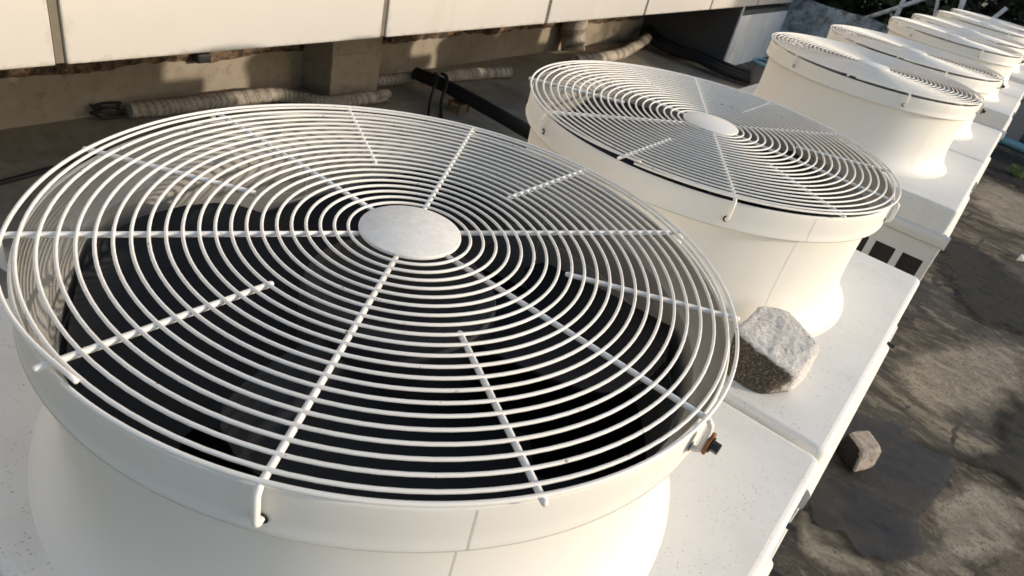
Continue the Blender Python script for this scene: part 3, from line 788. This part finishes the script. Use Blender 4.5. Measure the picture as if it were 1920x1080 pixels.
wpipe('wrapped_pipe', [(8.6, 1.1, .13), (9.4, 1.2, .13), (10.4, 1.22, .15), (11.3, 1.2, .18), (12.2, 1.05, .22), (12.9, .95, .28), (13.7, .8, .34)], .17, 'sagging wrapped pipe by the sunlit wall, near the dark room', 'pipe', GP, turns=2.2)
wpipe('wrapped_pipe', [(9.35, .40, 1.9), (9.38, .38, 1.2), (9.40, .40, .6), (9.38, .55, .18)], .36, 'fat upright wrapped pipe dropping down the wall to the floor', 'pipe', GP, turns=2.6)
wpipe('black_pipe', [(2.45, .80, .30), (2.42, 1.3, .33), (2.38, 1.9, .34), (2.22, 3.1, .33), (2.02, 4.3, .32), (1.75, 6.0, .30), (1.5, 7.8, .30)], .135,
      'thick black pipe running across the floor towards the units', 'pipe', wrap=False, mat=M['rubber'])
t = thing('pipe_stand', 'small steel frame stand holding up the black pipe', 'stand', wall_pt(2.3, 2.15), rot=wall_rot)
for dx, dy in ((-.17, .12), (.17, .12), (-.17, -.12), (.17, -.12)):
    MB().box(dx - .022, dx + .022, dy - .022, dy + .022, 0, .20).build('leg', M['rust'], t)
MB().box(-.2, .2, -.15, .15, .20, .212).build('saddle', M['rust'], t)
wpipe('cable', [(2.5, 1.25, .46), (2.32, 1.45, .50), (2.0, 1.70, .46), (1.75, 1.85, .28), (1.55, 2.0, .10), (1.3, 2.2, .03), (.6, 2.6, .03), (-.6, 2.9, .03)], .028, 'black cable looped over the black pipe and down to the floor', 'cable', wrap=False, mat=M['rubber'], seg=8)
wpipe('cable', [(2.6, 1.35, .47), (2.45, 1.60, .50), (2.15, 1.85, .44), (1.9, 2.0, .22), (1.7, 2.2, .04), (1.4, 2.5, .03), (.8, 3.2, .03)], .034, 'thicker black cable hanging beside the pipe stand', 'cable', wrap=False, mat=M['rubber'], seg=8)
wpipe('cable', [(-9.0, 1.8, .03), (-7.0, 1.62, .03), (-5.6, 1.5, .035), (-4.6, 1.32, .03), (-3.9, 1.2, .03), (-3.2, 1.3, .03)], .035, 'black cable lying on the floor at the left edge', 'cable', wrap=False, mat=M['rubber'], seg=8)
# tangle of dark cable at the end of the wrapped pipe
cp = []
for k in range(60):
    t_ = k / 59 * 5 * PI; cp.append((-3.62 + .20 * math.cos(t_) * (1 + .2 * math.sin(k)), .16 + .13 * math.sin(t_), .06 + .20 * k / 59))
wpipe('cable_coil', cp, .022, 'small dark cable coil at the end of the wrapped pipe', 'cable coil', wrap=False, mat=M['rubber'], seg=6)
for off, zz, lab in ((0, .12, 'dark hose sagging along the dark room wall'), (.25, .10, 'black hose on the floor in front of the dark room'), (-.22, .22, 'thin black hose highest in the heap by the dark room')):
    wpipe('hose', [(14.5 - off, .35, .30 + zz), (14.0 - off, 1.1, .18 + zz), (13.9 - off, 1.9, .12 + zz), (13.9 - off, 2.7, .16 + zz), (13.75 - off, 3.8, .11 + zz), (13.9 - off, 5.2, .13 + zz), (13.6 - off, 7.0, .12 + zz)],
          .13 if off == 0 else .10, lab, 'hose', 'hoses heaped before the dark room', wrap=False, mat=M['rubber'], seg=10)
# bucket near the dark room
t = thing('bucket', 'grey bucket with a blue rim by the white room wall', 'bucket', (-5.05, 20.9, 0))
MB().lathe([(0, .02), (.36, .02), (.46, .78), (.44, .78), (.34, .05), (0, .05)], 32).build('body', M['gsteel'], t, True, auto=40)
MB().lathe([(.445, .77), (.50, .76), (.51, .84), (.47, .88), (.44, .84)], 32).build('rim', M['blue'], t, True)
t = thing('drum', 'dark drum with a blue top standing behind the grey bucket', 'drum', (-4.55, 21.9, 0))
MB().lathe([(0, 0), (.42, 0), (.46, .08), (.46, 1.08), (.42, 1.12), (0, 1.12)], 32).build('body', M['rubber'], t, True, auto=40)
MB().lathe([(0, 1.125), (.44, 1.125), (.48, 1.16), (.44, 1.22), (0, 1.23)], 32).build('lid', M['blue'], t, True, auto=40)
wpipe('rag', [(14.9, 3.75, .03), (14.75, 3.9, .10), (14.6, 4.05, .03)], .10, 'small white rag lying on the floor by the hoses', 'rag', wrap=False, mat=M['paper'], seg=7)
# ------------------------------------------------------------------ parapet, railing, right-hand things
YP = 27.4
t = thing('parapet_wall', 'mildewed blue-grey parapet wall with black stains along its top', 'wall', (0, YP, 0))
m = MB(); N = 90
xs = [-8.6 + 22.6 * k / N for k in range(N + 1)]
for x in xs:
    top = 2.24 + .05 * mnoise.noise(Vector((x * .8, 0, 0))) + .03 * mnoise.noise(Vector((x * 4, 3, 0)))
    m.v += [(x, 0, 0), (x, -.01, top - .05), (x, .05, top), (x, .45, top - .01), (x, .5, top - .06), (x, .5, 0)]
for k in range(N):
    for j in range(5): m.f.append((k * 6 + j, (k + 1) * 6 + j, (k + 1) * 6 + j + 1, k * 6 + j + 1))
m.f.append(tuple(range(6))); m.f.append(tuple(range(N * 6, N * 6 + 6))[::-1])
m.build('wall_body', M['parapet'], t, auto=40)
t = thing('pipe_railing', 'rusty white pipe railing leaning over the mildewed parapet', 'railing', (-4.0, YP + .2, 2.2))
MB().tube([(-.35, .1, .0), (.35, .2, .50), (1.6, .4, 1.45)], .075, 10).build('brace', M['rail'], t, True)
MB().tube([(.62, .2, -.45), (.60, .2, .3), (.55, .2, 1.6)], .075, 10).build('post', M['rail'], t, True)
MB().tube([(2.0, .3, -.3), (1.45, .4, 1.6)], .06, 10).build('brace', M['rail'], t, True)
MB().tube([(2.6, .3, -.2), (2.25, .3, 1.7)], .085, 10).build('post', M['rail'], t, True)
MB().tube([(2.75, .3, -.2), (3.6, .3, 1.5)], .07, 10).build('brace', M['rail'], t, True)
m = MB(); m.box(.40, .84, -.02, .28, -.62, -.42); m.build('base_block', M['white'], t, bevel=.06)

def simple_pipe(name, pts, r, mat, label, cat, seg=12):
    base = Vector((pts[0][0], pts[0][1], 0))
    path = smooth_path([Vector(p) - base for p in pts], 8)
    return tag(MB().tube([tuple(p) for p in path], r, seg).build(name, mat, loc=(base.x, base.y, 0), smooth=True, auto=40), label, cat)
simple_pipe('blue_pipe', [(-.6, 26.6, .14), (1.28, 26.3, .14), (2.3, 26.0, .14), (4.5, 25.4, .14)], .13, M['blue'], 'blue plastic pipe lying across the slab at the far right', 'pipe')
t = thing('steel_post', 'grey steel channel post standing by the blue pipe', 'post', (1.72, 26.85, 0))
MB().box(-.26, .26, -.06, .0, 0, 5.2).build('web', M['gsteel'], t); MB().box(-.26, -.20, .002, .30, 0, 5.2).build('flange', M['gsteel'], t)
MB().box(.20, .26, .002, .30, 0, 5.2).build('flange', M['gsteel'], t); MB().box(-.4, .4, -.2, .4, 0, .05).build('foot_plate', M['gsteel'], t)
t = thing('water_tank', 'pale blue plastic water tank on dark feet at the right edge', 'tank', (3.35, 26.75, 0))
MB().lathe([(0, .42), (.80, .42), (.90, .50), (.92, .70), (.90, 1.2), (.93, 1.24), (.90, 1.30), (.90, 1.9), (.93, 1.94), (.90, 2.0), (.88, 2.6), (.6, 2.85), (0, 2.9)], 40).build('body', M['tank'], t, True, auto=40)
MB().lathe([(.90, .44), (.95, .40), (.97, .50), (.93, .56)], 40).build('rim', M['white'], t, True)
for an in range(4):
    x, y = .6 * math.cos(an * PI / 2 + .6), .6 * math.sin(an * PI / 2 + .6)
    MB().box(x - .15, x + .15, y - .15, y + .15, 0, .418).build('foot', M['rubber'], t)

# ------------------------------------------------------------------ trees beyond the parapet
def tree(x, y, h, rad, seed, label):
    t = thing('tree', label, 'tree', (x, y, 0), 'dark trees beyond the parapet'); r_ = random.Random(seed)
    m = MB(); m.tube([(0, 0, 0), (.1, .05, h * .3), (-.1, .1, h * .6), (0, 0, h * .85)], [.34, .28, .18, .06], 10)
    for k in range(7):
        an = r_.uniform(0, 2 * PI); z0 = h * r_.uniform(.25, .6)
        m.tube([(0, 0, z0), (math.cos(an) * rad * .4, math.sin(an) * rad * .4, z0 + h * .12), (math.cos(an) * rad * .8, math.sin(an) * rad * .8, z0 + h * .2)], [.12, .08, .03], 7)
    m.build('trunk', M['bark'], t, True)
    m = MB(); cl = []
    for k in range(34):
        an = r_.uniform(0, 2 * PI); q = math.sqrt(r_.random()); z = r_.uniform(.12, 1.0)
        rr = rad * q * (1.0 - .45 * abs(z - .45)); cl.append((rr * math.cos(an), rr * math.sin(an), z * h, rad * r_.uniform(.22, .42)))
    for cx, cy, cz, cr in cl:
        for _ in range(230):
            d = Vector((r_.gauss(0, 1), r_.gauss(0, 1), r_.gauss(0, .8))).normalized() * cr * r_.uniform(.55, 1.05)
            p = Vector((cx, cy, cz)) + d; a_ = Vector((r_.gauss(0, 1), r_.gauss(0, 1), r_.gauss(0, .5))).normalized(); b_ = a_.cross(d.normalized())
            if b_.length < .1: continue
            b_.normalize(); l_ = r_.uniform(.14, .28)
            o = len(m.v); m.v += [tuple(p - a_ * l_), tuple(p + b_ * l_ * .42), tuple(p + a_ * l_), tuple(p - b_ * l_ * .42)]; m.f.append((o, o + 1, o + 2, o + 3))
    m.build('crown', M['leaf'], t)
TR = [(-13.5, 33.5, 7.5, 4.2, 'dark tree above the mildewed parapet, nearest the building'), (-6.6, 32.6, 6.4, 3.8, 'dark tree behind the left end of the pipe railing'),
      (-.8, 33.8, 6.8, 4.2, 'dark tree behind the farthest fan guards'), (4.8, 33.0, 6.2, 3.8, 'dark tree behind the right end of the unit row'),
      (-10.0, 40.0, 9.5, 5.0, 'taller dark tree far behind the parapet, left of the railing'), (1.0, 41.0, 9.0, 5.2, 'taller dark tree far behind the end of the row'),
      (10.8, 35.5, 8.5, 4.6, 'dark tree at the far right behind the water tank')]
for i, (x, y, h, rad, lab) in enumerate(TR): tree(x, y, h, rad, 20 + i, lab)
